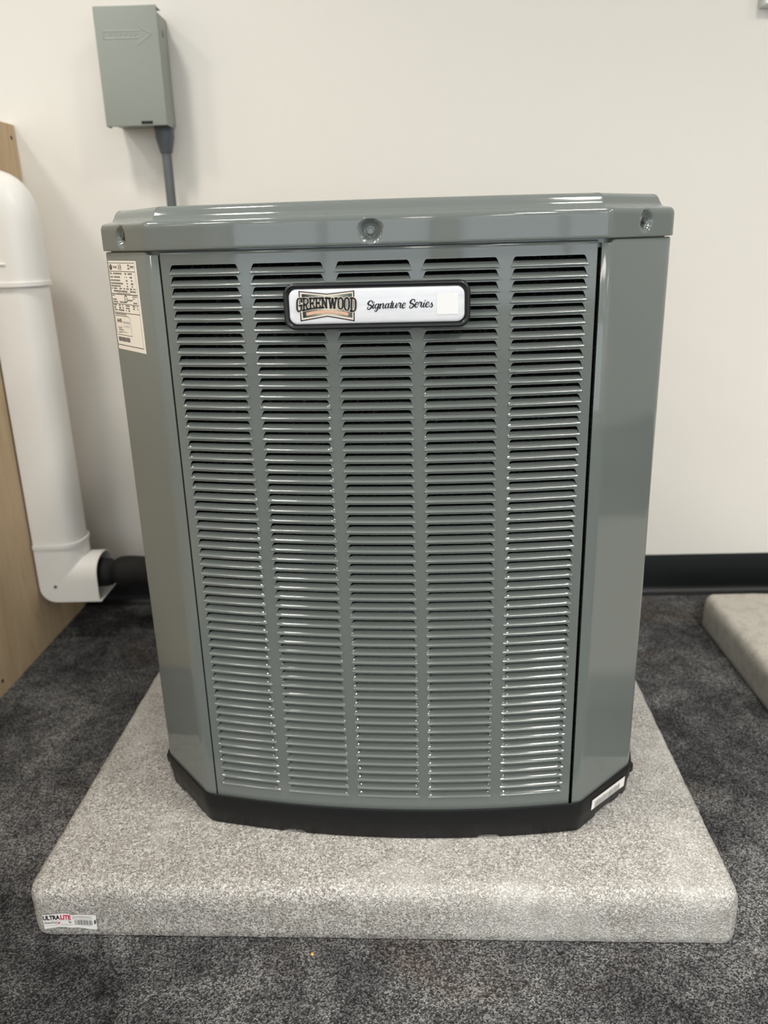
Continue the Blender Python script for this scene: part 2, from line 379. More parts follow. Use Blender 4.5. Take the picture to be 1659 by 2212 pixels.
def blade(cx, mp, nseg=14):
    rows = []
    for d, z, ins in PROF:
        e = HW-ins; rw = []
        for k in range(nseg+1):
            tt = -1+2*k/nseg; tt = math.copysign(abs(tt)**0.62, tt) if tt else 0; x = tt*e
            endf = 1-0.75*sm((abs(x)-(HW-0.0075))/0.0075) if d > 0 else 1.0
            rw.append(mp(cx+x, z, d*endf))
        rows.append(rw)
    return rows
front_map = lambda x, z, d: (x, PY0+x*x/(2*RC)+d, z)
fp = panel_sheet(lambda x, z, d: U(*front_map(x, z, d))).build('front_panel', 'grey_enamel', AC, smooth=40, fix=False)
for ci in range(5):
    cx = CX[ci]; org = front_map(cx, 0, 0); q = MB(); q.grid(blade(cx, lambda x, z, d: (x-cx, PY0+x*x/(2*RC)+d-org[1], z)))
    first = None
    for rr in range(NROW):
        lo = U(cx, org[1], ZL-rr*PITCH)
        if first is None: o = first = q.build('louver', 'grey_enamel', fp, smooth=75, fix=False, loc=lo)
        else:
            o = first.copy(); COL.objects.link(o); o.location = lo
        o.rotation_euler = (random.gauss(0, R(1.1)), 0, random.gauss(0, R(0.08)))
hs = 0.2125/XE
for s_ in (-1, 1, 0):
    if s_: mp = lambda x, z, d, s_=s_: U(s_*(0.3462+0.02*(1-(x*hs/0.2275)**2)-0.006-d), YC+x*hs, z)
    else: mp = lambda x, z, d: U(x, 2*YC-PY0-x*x/(2*RC)-d, z)
    q = panel_sheet(mp)
    for ci in range(5):
        rows = blade(CX[ci], lambda x, z, d: (x, z, d), 4)
        for rr in range(NROW): q.grid([[mp(x, z+ZL-rr*PITCH, d) for x, z, d in rw] for rw in rows])
    q.build('side_panel' if s_ else 'rear_panel', 'grey_enamel', AC, smooth=60, fix=False)

# ---- coil behind the louvers
q = MB(); rows = [[U(x, y, z) for x, y in off(PB, NB, -0.034)[::3]] for z in (0.113, 0.3, 0.5, 0.7, 0.872)]
q.grid(rows, close_u=True); q.build('condenser_coil', 'coil_fins', AC)
q = MB()
for k in range(26):     # tube runs of the coil, proud of the fins
    z = 0.135+k*0.0275; pts = [U(x, y, z) for x, y in off(PB, NB, -0.031)[::6]]; q.tube(pts+[pts[0]], 0.0042, 6, caps=False)
q.build('coil_tubes', 'coil_fins', AC)

# ---- top cap
PL = outline((0.2590, 0.0250), (0.3465, 0.1165), -0.0012, 0.02, 0.0022, 0.004); NL = normals(PL)
prof = [(-0.009, 0.850), (-0.009, 0.8625), (-0.0032, 0.8618), (-0.0022, 0.8598), (-0.0012, 0.8594), (-0.0002, 0.8599), (0.0, 0.8612)]
prof += [(0.0, 0.8618+0.0222*k/13) for k in range(1, 14)]
prof += [(-0.0004, 0.8862), (-0.0014, 0.8886), (-0.003, 0.8905), (-0.0055, 0.8916), (-0.009, 0.8921), (-0.0125, 0.8926), (-0.0150, 0.8940), (-0.0172, 0.8975), (-0.0192, 0.9015), (-0.0216, 0.9046), (-0.025, 0.9062), (-0.030, 0.9068), (-0.037, 0.9066), (-0.045, 0.9052), (-0.055, 0.9010), (-0.065, 0.8985)]
dims = [(-0.0016, None, 0.8738), (-0.3035, 0.0741, 0.8752), (0.3035, 0.0741, 0.8765)]
DM = []
for dx_, dy_, dz_ in dims:
    best = min(range(len(PL)), key=lambda i: (abs(PL[i][0]-dx_)+(0 if PL[i][1] < 0.2 else 9)) if dy_ is None else math.hypot(PL[i][0]-dx_, PL[i][1]-dy_))
    DM.append((PL[best], NL[best], dz_))
rows = []
for d, z in prof:
    rw = []
    for (x, y), (nx, ny) in zip(PL, NL):
        dd = d
        if -0.004 <= d <= 0.001:
            for (c_, n_, cz) in DM:
                rr = math.dist((x, y, z), (c_[0], c_[1], cz))
                if rr < 0.0145: dd -= 0.0062*sm((0.0135-rr)/0.0065)
        rw.append(U(x+nx*dd, y+ny*dd, z))
    rows.append(rw)
for k, (rad, z) in enumerate(((0.262, 0.8975), (0.256, 0.8955), (0.254, 0.88), (0.254, 0.83))):
    rw = []
    for x, y in PL: a = math.atan2(y-YC, x); rw.append(U(rad*math.cos(a), YC+rad*math.sin(a), z))
    rows.append(rw)
q = MB(); q.grid(rows, close_u=True); top = q.build('top_cap', 'grey_enamel', AC, smooth=38)
for (c_, n_, cz) in DM:
    n3 = Vector((n_[0], n_[1], 0)); t3 = Vector((-n_[1], n_[0], 0)); u3 = Vector((0, 0, 1)); o3 = Vector((c_[0], c_[1], cz))
    def ring(rad, dep, n=24, hexa=False):
        out = []
        for k in range(n):
            a = 2*math.pi*k/n; rr = rad
            if hexa: rr = rad*math.cos(math.pi/6)/math.cos((a % (math.pi/3))-math.pi/6)
            p = o3+n3*dep+(t3*math.cos(a)+u3*math.sin(a))*rr; out.append(U(*p))
        return out
    q = MB(); q.grid([ring(0.0054, -0.0063), ring(0.0054, -0.0052), ring(0.0048, -0.0047), ring(0.0041, -0.0046, hexa=True), ring(0.0041, -0.0020, hexa=True), ring(0.0034, -0.0013), ring(0.0029, -0.0013), ring(0.0026, -0.0017)], close_u=True)
    q.ngon(ring(0.0026, -0.0017)); q.build('screw', 'screw_zinc', top, smooth=25)
q = MB()
for k in range(11):
    rad = 0.05+0.0205*k; q.tube([U(rad*math.cos(2*math.pi*j/48), YC+rad*math.sin(2*math.pi*j/48), 0.8925) for j in range(49)], 0.0018, 6, caps=False)
for k in range(8):
    a = 2*math.pi*k/8; q.tube([U(0.03*math.cos(a), YC+0.03*math.sin(a), 0.890), U(0.262*math.cos(a), YC+0.262*math.sin(a), 0.890)], 0.0022, 6)
q.build('fan_guard', 'black_plastic', top)
q = MB()
for k in range(3):
    a0 = 2*math.pi*k/3; rows = []
    for j in range(9):
        rad = 0.05+0.19*j/8; rows.append([U(rad*math.cos(a0+s_*0.36), YC+rad*math.sin(a0+s_*0.36), 0.822+s_*0.028*(1-0.3*j/8)) for s_ in (-1, -0.5, 0, 0.5, 1)])
    q.grid(rows)
q.tube([U(0, YC, 0.79), U(0, YC, 0.85)], 0.06, 24); q.build('fan', 'dark_inside', AC)

# ---- nameplate (local: u right, v up, about its centre)
NPx, NPz, NPy = 0.0035, 0.7963, -0.0085
npl = empty('nameplate', U(NPx, NPy, NPz)); npl.parent = AC; npl['label'] = 'black-rimmed silver nameplate with a logo and script lettering'
def rrect(hw, hh, rad, n=7):
    out = []
    for cx, cz, a0 in ((hw-rad, hh-rad, 0), (-hw+rad, hh-rad, 90), (-hw+rad, -hh+rad, 180), (hw-rad, -hh+rad, 270)):
        for k in range(n+1): a = R(a0+90*k/n); out.append((cx+rad*math.cos(a), cz+rad*math.sin(a)))
    return out
q = MB(); rows = []
for ins, y in ((0.001, 0.0125), (0.0, 0.011), (0.0, 0.002), (0.0006, 0.0004), (0.0018, -0.0005), (0.0032, -0.0004), (0.0044, 0.0006), (0.0056, 0.0014), (0.0062, 0.0024)):
    rows.append([(x, y, z) for x, z in rrect(0.1024-ins, 0.0249-ins, 0.0125-ins)])
q.grid(rows, close_u=True); q.ngon(rows[0]); q.build('bezel', 'bezel_black', npl, smooth=50)
q = MB(); rows = []
for ins, y in ((0.0, 0.0024), (0.0003, 0.0012), (0.0010, 0.0004), (0.0022, 0.0001), (0.004, 0.0)): rows.append([(x, y, z) for x, z in rrect(0.0964-ins, 0.0190-ins, 0.0088-ins)])
q.grid(rows, close_u=True); q.ngon(rows[-1]); q.build('face', 'silver_face', npl, smooth=60, fix=False)
LG = lambda lay: (lambda X, Y: (-0.0920716+4.92911e-05*X-2.32838e-06*Y, -0.00012-0.00006*lay, (0.0232672-1.04768e-06*X-4.75577e-05*Y+0.0007)*0.97))
k = Ink(LG(0)); k.poly([(155,125),(790,190),(1400,115),(1420,830),(805,722),(200,835)]); k.build('logo_border', 'print_black', npl)
k = Ink(LG(1)); k.poly([(182,152),(790,212),(1375,140),(1393,797),(805,697),(225,802)]); k.build('logo_field', 'print_cream', npl)
k = Ink(LG(2)); k.poly([(225,195),(790,240),(1350,180),(1365,745),(805,670),(255,755)]); k.build('logo_inner_field', 'print_green', npl)
# slab serif letters, drawn as strokes in a unit box (x 0..1, y 0 top..1 bottom)
SER = {
 'G': [[(1,0.28,1),(0.98,0.12,1),(0.7,0.03,1),(0.35,0.05,1),(0.12,0.2,1.1),(0.08,0.5,1.1),(0.12,0.8,1.1),(0.35,0.95,1),(0.7,0.95,1),(0.95,0.82,1),(0.95,0.56,1)], [(0.6,0.55,1),(1.06,0.55,1)], [(0.97,0.02,.7),(0.97,0.25,.7)]],
 'R': [[(0.2,0.04,1.1),(0.2,0.96,1.1)], [(0.02,0.04,1),(0.6,0.04,1),(0.86,0.13,1),(0.9,0.27,1),(0.84,0.43,1),(0.6,0.52,1),(0.25,0.52,1)], [(0.5,0.52,1),(0.85,0.95,1.1)], [(0.0,0.96,1),(0.42,0.96,1)], [(0.7,0.96,1),(1.02,0.96,1)]],
 'E': [[(0.22,0.04,1.1),(0.22,0.96,1.1)], [(0.02,0.04,1),(0.95,0.04,1)], [(0.25,0.5,1),(0.72,0.5,1)], [(0.02,0.96,1),(0.95,0.96,1)], [(0.93,0.02,.8),(0.93,0.26,.8)], [(0.93,0.74,.8),(0.93,0.98,.8)], [(0.72,0.38,.7),(0.72,0.62,.7)]],
 'N': [[(0.2,0.04,1.0),(0.2,0.96,1.0)], [(0.82,0.04,1.0),(0.82,0.96,1.0)], [(0.2,0.04,1.1),(0.82,0.96,1.1)], [(0.0,0.04,1),(0.3,0.04,1)], [(0.66,0.04,1),(1.0,0.04,1)], [(0.04,0.96,1),(0.38,0.96,1)]],
 'W': [[(0.1,0.04,1.1),(0.3,0.96,1.1)], [(0.3,0.96,1),(0.5,0.1,1)], [(0.5,0.1,1.1),(0.72,0.96,1.1)], [(0.72,0.96,1),(0.92,0.04,1)], [(-0.02,0.04,1),(0.26,0.04,1)], [(0.78,0.04,1),(1.04,0.04,1)]],
 'O': [[(0.5,0.03,1),(0.22,0.08,1.05),(0.09,0.28,1.15),(0.08,0.5,1.15),(0.09,0.72,1.15),(0.22,0.92,1.05),(0.5,0.97,1),(0.78,0.92,1.05),(0.91,0.72,1.15),(0.92,0.5,1.15),(0.91,0.28,1.15),(0.78,0.08,1.05),(0.5,0.03,1)]],
 'D': [[(0.2,0.04,1.1),(0.2,0.96,1.1)], [(0.0,0.04,1),(0.5,0.04,1),(0.8,0.12,1.05),(0.94,0.3,1.1),(0.95,0.5,1.1),(0.94,0.7,1.1),(0.8,0.88,1.05),(0.5,0.96,1),(0.0,0.96,1)]]}
BX = [('G',115,222,290,620,600),('R',250,382,290,588,560),('E',400,512,285,552,532),('E',535,647,283,527,520),('N',665,806,280,518,518),('W',822,1014,284,522,528),('O',1040,1157,280,538,548),('O',1180,1297,278,570,584),('D',1320,1442,280,602,612)]
def word(extra, lay, name, mat):
    k = Ink(LG(lay))
    for ch, x0, x1, tp, bl, br_ in BX:
        for st in SER[ch]:
            pts = [(x0+(x1-x0)*a, tp+((bl+(br_-bl)*a)-tp)*b, 38*c_) for a, b, c_ in st]
            if len(pts) > 3: pts = catmull(pts, 3)
            k.stroke(pts, extra)
    k.build(name, mat, npl)
word(30, 3, 'logo_letter_outline', 'print_cream'); word(0, 5, 'logo_letters', 'print_black')
rib = lambda x, dy: 570+((x-800)/485)**2*58+dy
k = Ink(LG(4)); xs_ = [320+965*j/24 for j in range(25)]
for j in range(24): k.poly([(xs_[j], rib(xs_[j], 0)), (xs_[j+1], rib(xs_[j+1], 0)), (xs_[j+1]+(20-40*(j+1)/24), rib(xs_[j+1], 76)), (xs_[j]+(20-40*j/24), rib(xs_[j], 76))])
k.build('logo_ribbon', 'print_tan', npl)
k = Ink(LG(6)); k.text('HEATING & HOME SERVICES', 350, 0, 1255, 1, 0.012, lambda x, y: (x, rib(x, 62-46*y))); k.build('ribbon_lettering', 'print_cream', npl)
# script lettering
SC = lambda X, Y: (-0.0136549+4.86729e-05*X-9.82345e-07*Y, -0.0003, (0.0117701-1.0355e-06*X-4.72857e-05*Y+0.0007)*0.97)
gS = [(205,205,14),(203,165,18),(175,145,14),(140,160,20),(108,205,28),(120,238,26),(165,252,22),(185,275,26),(165,318,22),(120,348,16),(90,330,14),(95,300,10),(125,285,8)]
gi = [(215,250,8),(236,218,17),(222,265,22),(210,300,22),(222,325,14),(255,300,7)]
ge = [(870,275,7),(925,250,9),(945,215,12),(925,195,12),(892,225,19),(872,280,23),(895,318,16),(945,288,7)]
gr = [(772,270,7),(800,190,11),(812,206,14),(842,206,20),(832,250,23),(825,290,21),(838,315,12),(870,285,7)]
sh = lambda G, dx, dy: [(x+dx, y+dy, w_) for x, y, w_ in G]
SCR = [gS, gi, [(340,228,12),(305,222,13),(270,258,20),(264,305,20),(288,320,11),(322,282,11),(346,222,17)], [(346,222,18),(336,285,23),(312,355,20),(282,396,14),(256,385,11),(268,355,7),(320,330,7),(365,295,7)],
 [(365,245,9),(388,215,15),(380,265,22),(368,325,22)], [(374,300,7),(415,228,11),(450,215,19),(448,260,22),(438,308,19),(455,325,10),(490,290,7)],
 [(565,226,11),(532,215,13),(497,258,21),(497,308,21),(522,316,9),(555,268,9),(574,220,17)], [(574,220,18),(560,270,22),(552,300,18),(566,318,11),(595,285,7)],
 [(652,160,18),(634,230,23),(612,292,22),(625,318,13),(658,280,7)], [(592,211,9),(640,205,10),(688,200,9)],
 [(678,214,17),(660,270,23),(662,312,16),(690,305,8),(728,245,8),(748,212,14)], [(750,212,18),(735,265,22),(728,300,18),(742,315,10),(775,265,7)],
 gr, ge, sh(gS, 947, -32), sh(ge, 285, -17), sh(gr, 465, -18), sh(gi, 1130, -28), sh(ge, 525, -22), [(1470,278,7),(1510,225,8),(1538,183,12),(1530,208,17),(1546,248,21),(1530,288,17),(1498,292,11),(1490,275,9)]]
k = Ink(SC)
for st in SCR: k.stroke(catmull([(x, y, w_*1.45) for x, y, w_ in st], 5))
k.disc(241,180,13,15); k.disc(1384,147,13,16); k.build('script_lettering', 'print_black', npl)
q = MB(); q.ngon([(x, -0.00025, z) for x, z in ((0.0661, -0.0108), (0.0894, -0.0108), (0.0894, 0.0119), (0.0661, 0.0119))]); q.build('blank_white_patch', 'print_white', npl, smooth=0, fix=False)

# ---- rating label on the left corner post
A_ = Vector((-0.2612, 0.0298)); O_ = Vector((-0.3448, 0.1190)); tv = (O_-A_).normalized(); nv = Vector((-tv.y, tv.x)); nv = nv if nv.y < 0 else -nv
def LB(lay):
    def mp(a, b):      # a left..right, b top..bottom
        s_ = 0.1158+(0.0300-0.1158)*a; z = 0.8482-(0.1078)*b; p = A_+tv*s_+nv*(0.00015+0.00008*lay); return U(p.x, p.y, z)
    return mp
k = Ink(LB(0)); k.rect(0, 0, 1, 1); lab = k.build('rating_label', 'label_paper', AC); lab['label'] = 'cream paper rating label with small black print'
k = Ink(LB(1)); kg = Ink(LB(1))
k.rect(0.0, 0.020, 0.93, 0.026); k.rect(0.925, 0.026, 0.93, 0.945); k.rect(0.0, 0.112, 0.93, 0.118); k.rect(0.0, 0.362, 0.93, 0.371); k.rect(0, 0.472, 0.93, 0.478); k.rect(0, 0.572, 0.93, 0.579); k.rect(0.0, 0.945, 0.93, 0.953)
k.disc(0.075, 0.070, 0.05, 0.032, 24); k.text('TRANE', 0.155, 0.082, 0.30, 0.056, 0.02); k.text('XR', 0.335, 0.100, 0.475, 0.040, 0.0)
kw = Ink(LB(2)); kw.text('T', 0.055, 0.088, 0.095, 0.052, 0.0); kw.build('label_emblem', 'label_paper', lab)
def greek(rows):
    for b, h, spans in rows:
        for a0, a1 in spans:
            a = a0
            while a < a1-0.008:
                wd = random.uniform(0.010, 0.022); kg.rect(a, b-h/2, min(a+wd, a1), b+h/2*random.uniform(0.6, 1)); a += wd+random.uniform(0.004, 0.008)
greek([(0.05,.022,[(.69,.75)]),(0.066,.026,[(.78,.90)]),(0.083,.022,[(.69,.76)]),
 (0.140,.020,[(.02,.10),(.14,.46),(.56,.62),(.67,.82)]),(0.178,.020,[(.02,.12),(.16,.38),(.54,.56),(.60,.62),(.72,.81)]),(0.215,.020,[(.02,.38),(.58,.65),(.76,.82)]),
 (0.248,.020,[(.02,.46),(.59,.63),(.74,.83)]),(0.277,.018,[(.02,.37),(.59,.63),(.76,.80)]),(0.304,.018,[(.02,.06),(.10,.23),(.31,.41),(.46,.52),(.56,.65),(.69,.77),(.81,.89)]),
 (0.333,.020,[(.08,.58),(.68,.88)]),(0.352,.009,[(.2,.68)]),(0.386,.013,[(.01,.10),(.74,.90)]),(0.408,.012,[(.74,.82)]),(0.428,.018,[(.02,.16),(.56,.74)]),(0.455,.018,[(.02,.20),(.26,.48),(.75,.89)]),
 (0.492,.020,[(.02,.15),(.21,.28),(.33,.38),(.46,.60),(.71,.80),(.86,.89)]),(0.520,.020,[(.02,.10),(.21,.28),(.33,.38),(.46,.60),(.72,.79),(.86,.89)]),(0.546,.020,[(.02,.14),(.18,.40),(.46,.48),(.54,.60)]),
 (0.592,.016,[(.03,.46)]),(0.722,.006,[(.35,.52)]),(0.752,.012,[(.09,.22)]),(0.772,.012,[(.09,.28)]),(0.795,.007,[(.09,.40)]),(0.804,.007,[(.09,.2)])])
kg.rect(0.07, 0.735, 0.52, 0.7375)
fr = [(0.03,0.612),(0.5,0.612),(0.555,0.632),(0.565,0.83),(0.06,0.83),(0.03,0.81),(0.03,0.612)]
for a, b in zip(fr, fr[1:]): kg.stroke([(a[0],a[1],0.007),(b[0],b[1],0.007)])
k.text('AHRI', 0.07, 0.690, 0.245, 0.645, 0.03); kg.text('CERTIFIED', 0.275, 0.698, 0.53, 0.672, 0.0)
for j in range(20):
    a = 2*math.pi*j/20; b = 2*math.pi*(j+1)/20; kg.stroke([(0.5+0.05*math.cos(a), 0.415+0.036*math.sin(a), 0.014), (0.5+0.05*math.cos(b), 0.415+0.036*math.sin(b), 0.014)])
kg.text('UL', 0.47, 0.427, 0.53, 0.403, 0.0)
a = 0.05
while a < 0.47: wd = random.choice((0.005, 0.008, 0.012)); kg.rect(a, 0.855, a+wd, 0.905); a += wd+random.choice((0.003, 0.005))
k.build('label_print', 'print_black', lab); kg.build('label_small_print', 'print_grey', lab)
# ---- barcode sticker on the right chamfer of the base pan
Ar = Vector((0.2622, 0.0261)); Or = Vector((0.3478, 0.1180)); tr = (Or-Ar).normalized(); nr = Vector((tr.y, -tr.x))
def BS(lay):
    def mp(a, b):
        s_ = 0.0255+0.0835*a; z = (0.1175-0.0035*a)+(-0.0172)*b; p = Ar+tr*s_+nr*(0.0009-0.0012*b+0.00008*lay); return U(p.x, p.y, z)
    return mp
k = Ink(BS(0)); k.rect(0, 0, 1, 1); st_ = k.build('barcode_sticker', 'sticker_white', base); st_['label'] = 'white barcode sticker'
k = Ink(BS(2)); a = 0.09
while a < 0.84: wd = random.choice((0.006, 0.006, 0.012)); k.rect(a, 0.34, min(a+wd, 0.845), 0.99); a += wd+random.choice((0.006, 0.010))
a = 0.06
while a < 0.86: k.rect(a, 0.2, a+0.008, 0.28); a += random.choice((0.02, 0.05, 0.1))
k.build('bars', 'print_lightgrey', st_)

# ------------------------------------------------------------------ pads
def make_pad(name, mat, L, W_, H_, loc, rz, rough, label):
    P = []
    for cx, cy, a0 in ((L-0.022, W_-0.022, 0), (-L+0.022, W_-0.022, 90), (-L+0.022, -W_+0.022, 180), (L-0.022, -W_+0.022, 270)):
        for j in range(13): a = R(a0+90*j/12); P.append((cx+0.022*math.cos(a), cy+0.022*math.sin(a)))
    P = resample(P, 0.006); N = normals(P); rows = []
    prof = [(-0.010, 0.0), (0.0012, 0.0), (0.0028, 0.002), (0.0030, 0.012), (0.0030, 0.024), (0.0030, 0.038), (0.0030, 0.050), (0.0022, 0.059), (0.0006, 0.0650), (-0.0020, 0.0700), (-0.0056, 0.0736), (-0.0102, 0.0758), (-0.016, 0.0767)]
    for d, z in prof:
        rw = []
        for (x, y), (nx, ny) in zip(P, N):
            v = Vector((x*38, y*38, z*38)); dn = rough*(noise.noise(v)*0.0008+noise.noise(v*3.1)*0.0008); v2 = Vector((x*4, y*4, 3))
            dn += rough*noise.noise(v2)*0.0003
            if z == 0: dn *= 0.6
            zz = z*H_/0.0768
            if 0 < z < 0.0768: zz += rough*noise.noise(v*1.3+Vector((9, 2, 4)))*0.0012
            rw.append((x+nx*(d+dn), y+ny*(d+dn), zz))
        rows.append(rw)
    for s_ in (0.94, 0.90, 0.84, 0.76, 0.68, 0.56, 0.42, 0.28, 0.12):
        rows.append([(x*s_, y*s_, H_-abs(noise.noise(Vector((x*s_*9, y*s_*9, 1))))*0.0004*rough) for x, y in P])
    q = MB(); q.grid(rows, close_u=True); q.ngon(rows[-1]); q.ngon(rows[0])
    o = q.build(name, mat, smooth=60, loc=loc); o.rotation_euler = (0, 0, rz); return tag(o, label, 'equipment pad')
pad = make_pad('equipment_pad', 'cement_skin', 0.4585, 0.457, 0.0768, (-0.00403, 0.36596, 0.0), -0.0265, 1.0, 'square speckled cement-skinned pad under the air conditioner with a white sticker')
make_pad('equipment_pad', 'cement_skin_plain', 0.457, 0.457, 0.0768, (1.1665, 0.345, 0.0), -0.004, 0.5, 'empty beige pad lying on the carpet at the right edge')
# sticker on the front face of the pad: crop coordinates 0..1659 x 0..603 of its own drawing
def PS(lay):
    def mp(X, Y):
        u_ = -0.443592+4.97358e-05*X-9.33e-06*Y; z = 0.0433318+7.9e-07*X-6.16688e-05*Y
        bulge = 0.0006+0.0014*math.exp(-((X-880)/160)**2); return (u_, -0.457-0.0044-bulge-0.00012*lay, z)
    return mp
topc = lambda X: 125-47*sm((X-78)/720) if X < 800 else (78+27*sm((X-800)/100) if X < 900 else 105+25*(X-900)/630)
botc = lambda X: 505-60*sm((X-110)/500) if X < 700 else 440+75*sm((X-820)/760)
k = Ink(PS(0)); n_ = 30
for j in range(n_):
    a, b = j/n_, (j+1)/n_; xt = lambda q_: 78+(1530-78)*q_; xb = lambda q_: 150+(1580-150)*q_
    k.poly([(xt(a), topc(xt(a))), (xt(b), topc(xt(b))), (xb(b), botc(xb(b))), (xb(a), botc(xb(a)))])
stk = k.build('product_sticker', 'sticker_white', pad); stk['label'] = 'small white product sticker with black and red lettering'
arch = lambda X, Y: (X, Y-22*math.sin(math.pi*max(0, min(1, (X-78)/1450)))*1.0)
skew = lambda X, Y: (X+(Y-250)*0.14, Y+(-0.055*(X-500) if X < 900 else 0.06*(X-1250)))
k = Ink(PS(1)); k.text('ULTRA', 112, 252, 575, 130, 0.05, skew); k.build('sticker_lettering', 'print_black', stk)
k = Ink(PS(1)); k.text('LITE', 585, 252, 880, 130, 0.05, skew); k.poly([(485,300),(600,325),(440,415),(530,340)]); k.build('sticker_red_lettering', 'print_red', stk)
k = Ink(PS(1)); k.text('DiversiTech', 150, 370, 490, 318, 0.03, lambda X, Y: (X, Y-(X-150)*0.06))
a = 960
while a < 1440: wd = random.choice((8, 8, 16, 22)); k.poly([skew(a, 262), skew(a+wd, 262), skew(a+wd, 395), skew(a, 395)]); a += wd+random.choice((8, 12))
k.disc(1515, 315, 30, 62); k.disc(825, 285, 16); k.disc(862, 300, 22)
k.build('sticker_bars', 'print_grey', stk)
k = Ink(PS(1))
for x0, x1, y in ((140,880,268),(180,440,392),(500,900,390),(580,900,370),(940,960,400),(1060,1380,408)):
    a = x0
    while a < x1: k.poly([skew(a, y), skew(a+14, y), skew(a+14, y+8), skew(a, y+8)]); a += 22
for a0, b0, a1, b1 in ((925,150,1430,158),(925,225,1430,233),(925,150,933,233),(1422,150,1430,233)): k.poly([skew(a0,b0),skew(a1,b0),skew(a1,b1),skew(a0,b1)])
a = 945
while a < 1400: k.poly([skew(a, 180), skew(a+16, 180), skew(a+16, 204), skew(a, 204)]); a += 24
k.build('sticker_small_print', 'print_lightgrey', stk)

# ------------------------------------------------------------------ plywood partition at the left
px = lambda y: -0.7845-0.0285*(0.9759-y)
q = MB(); th = 0.018; ya, yb = -0.9, WY-0.001
q.add([(px(ya)-th, ya, 0), (px(ya), ya, 0), (px(yb), yb, 0), (px(yb)-th, yb, 0), (px(ya)-th, ya, 1.1145), (px(ya), ya, 1.1145), (px(yb), yb, 1.1145), (px(yb)-th, yb, 1.1145)], [(0,3,2,1),(4,5,6,7),(0,1,5,4),(1,2,6,5),(2,3,7,6),(3,0,4,7)])
ply = tag(q.build('plywood_sheet', 'plywood', smooth=0, bevel=0.001), 'tan plywood sheet standing upright on the carpet at the left edge', 'plywood')
for y, z in ((0.5355, 0.029), (0.955, 1.087), (0.955, 0.62), (0.15, 0.03), (0.15, 1.085), (0.5355, 1.087)):
    q = MB(); q.tube([(px(y)-0.002, y, z), (px(y)+0.0006, y, z)], 0.0042, 12); q.build('screw', 'rust_screw', ply)

# ------------------------------------------------------------------ white line-set cover on the partition
DY, PX, DH = 0.794, px(0.86)+0.0008, 0.0955
def dprof(grow=0.0, n=12):
    hw = 0.0525+grow; pts = [(-hw, 0.0), (-hw, 0.03), (-hw, 0.05)]
    for j in range(1, n): a = math.pi*j/n; pts.append((-hw*math.copysign(abs(math.cos(a))**0.85, math.cos(a)), 0.05+(DH-0.05+grow)*math.sin(a)**0.85))
    return pts+[(hw, 0.05), (hw, 0.03), (hw, 0.0)]
def solid(o, th_=0.002):
    md = o.modifiers.new('wall', 'SOLIDIFY'); md.thickness = th_; md.offset = -1; return o
dct = empty('pipe_cover', (PX, DY, 0.11), 0, 'white plastic pipe cover running down the plywood sheet', 'pipe cover')
def D(x, y, z): return (x-PX, y-DY, z-0.11)
q = MB(); q.grid([[D(PX+qq, DY+ww, z) for ww, qq in dprof()] for z in (0.235, 0.4, 0.6, 0.81)]); q.build('channel', 'white_pvc', dct, smooth=50)
q = MB(); rows = []      # top inlet: straight socket then a dome turning into the partition
for z in (0.800, 0.84, 0.88, 0.905): rows.append([D(PX+qq, DY+ww, z) for ww, qq in dprof(0.0035)])
for j in range(1, 11):
    a = R(90*j/10); ce, se = max(0, math.cos(a))**0.85, math.sin(a)**0.85
    rows.append([D(PX+qq*ce, DY+ww, 0.905+qq*1.13*se) for ww, qq in dprof(0.0035)])
q.grid(rows); q.build('wall_inlet', 'white_pvc', dct, smooth=50)
def collar(z0, z1, name, grow):
    q = MB(); q.grid([[D(PX+qq, DY+ww, z) for ww, qq in dprof(gr_)] for z, gr_ in ((z0, 0.0012), (z0+0.001, grow), (z1-0.001, grow), (z1, 0.0012))]); q.build(name, 'white_pvc', dct, smooth=50)
collar(0.792, 0.802, 'collar', 0.0065); collar(0.236, 0.246, 'collar', 0.005)
q = MB(); q.box(D(PX+0.012, DY-0.0585, 0.834), D(PX+0.045, DY-0.0550, 0.838)); q.build('catch_rib', 'white_pvc', dct, bevel=0.0008)
q = MB(); rows = []      # bottom elbow
RC0 = 0.034; ZB = 0.110; XEnd = PX+0.131
for ww, qq in dprof(0.0022):
    rr = max(RC0-qq, 0.0006); ln = [(PX+qq, 0.238)]; cx, cz = PX+qq+rr, ZB+qq+rr
    for j in range(7): a = R(180+90*j/6); ln.append((cx+rr*math.cos(a), cz+rr*math.sin(a)))
    ln.append((XEnd, ZB+qq)); rows.append([D(x, DY+ww, z) for x, z in ln])
q.grid(rows); solid(q.build('elbow', 'white_pvc', dct, smooth=50), 0.0024)
q = MB(); q.box(D(PX+0.03, DY-0.0545, ZB-0.0005), D(XEnd+0.004, DY+0.0545, ZB+0.0022)); q.build('elbow_back_plate', 'white_pvc', dct, bevel=0.0006)
q = MB(); q.tube([D(PX+0.036, DY-0.0545, 0.1475), D(PX+0.036, DY-0.0565, 0.1475)], 0.0035, 12); q.build('screw', 'screw_zinc', dct)
# black foam-covered refrigerant lines from the elbow to the back of the unit
pts = catmull([(PX+0.06, DY+0.004, 0.158), (-0.672, DY, 0.158), (-0.625, DY, 0.160), (-0.56, DY-0.01, 0.163), (-0.48, DY-0.05, 0.165), (-0.41, DY-0.12, 0.165), (-0.352, DY-0.20, 0.165)], 6)
q = MB(); rad = []
for p in pts: rad.append(0.034+0.001*math.sin(p[0]*60)-0.008*math.exp(-((p[0]+0.632)/0.008)**2))
q.tube(pts, rad, 20); tag(q.build('refrigerant_line', 'foam_black', smooth=60), 'thick black foam-wrapped pipe coming out of the white pipe cover', 'pipe')

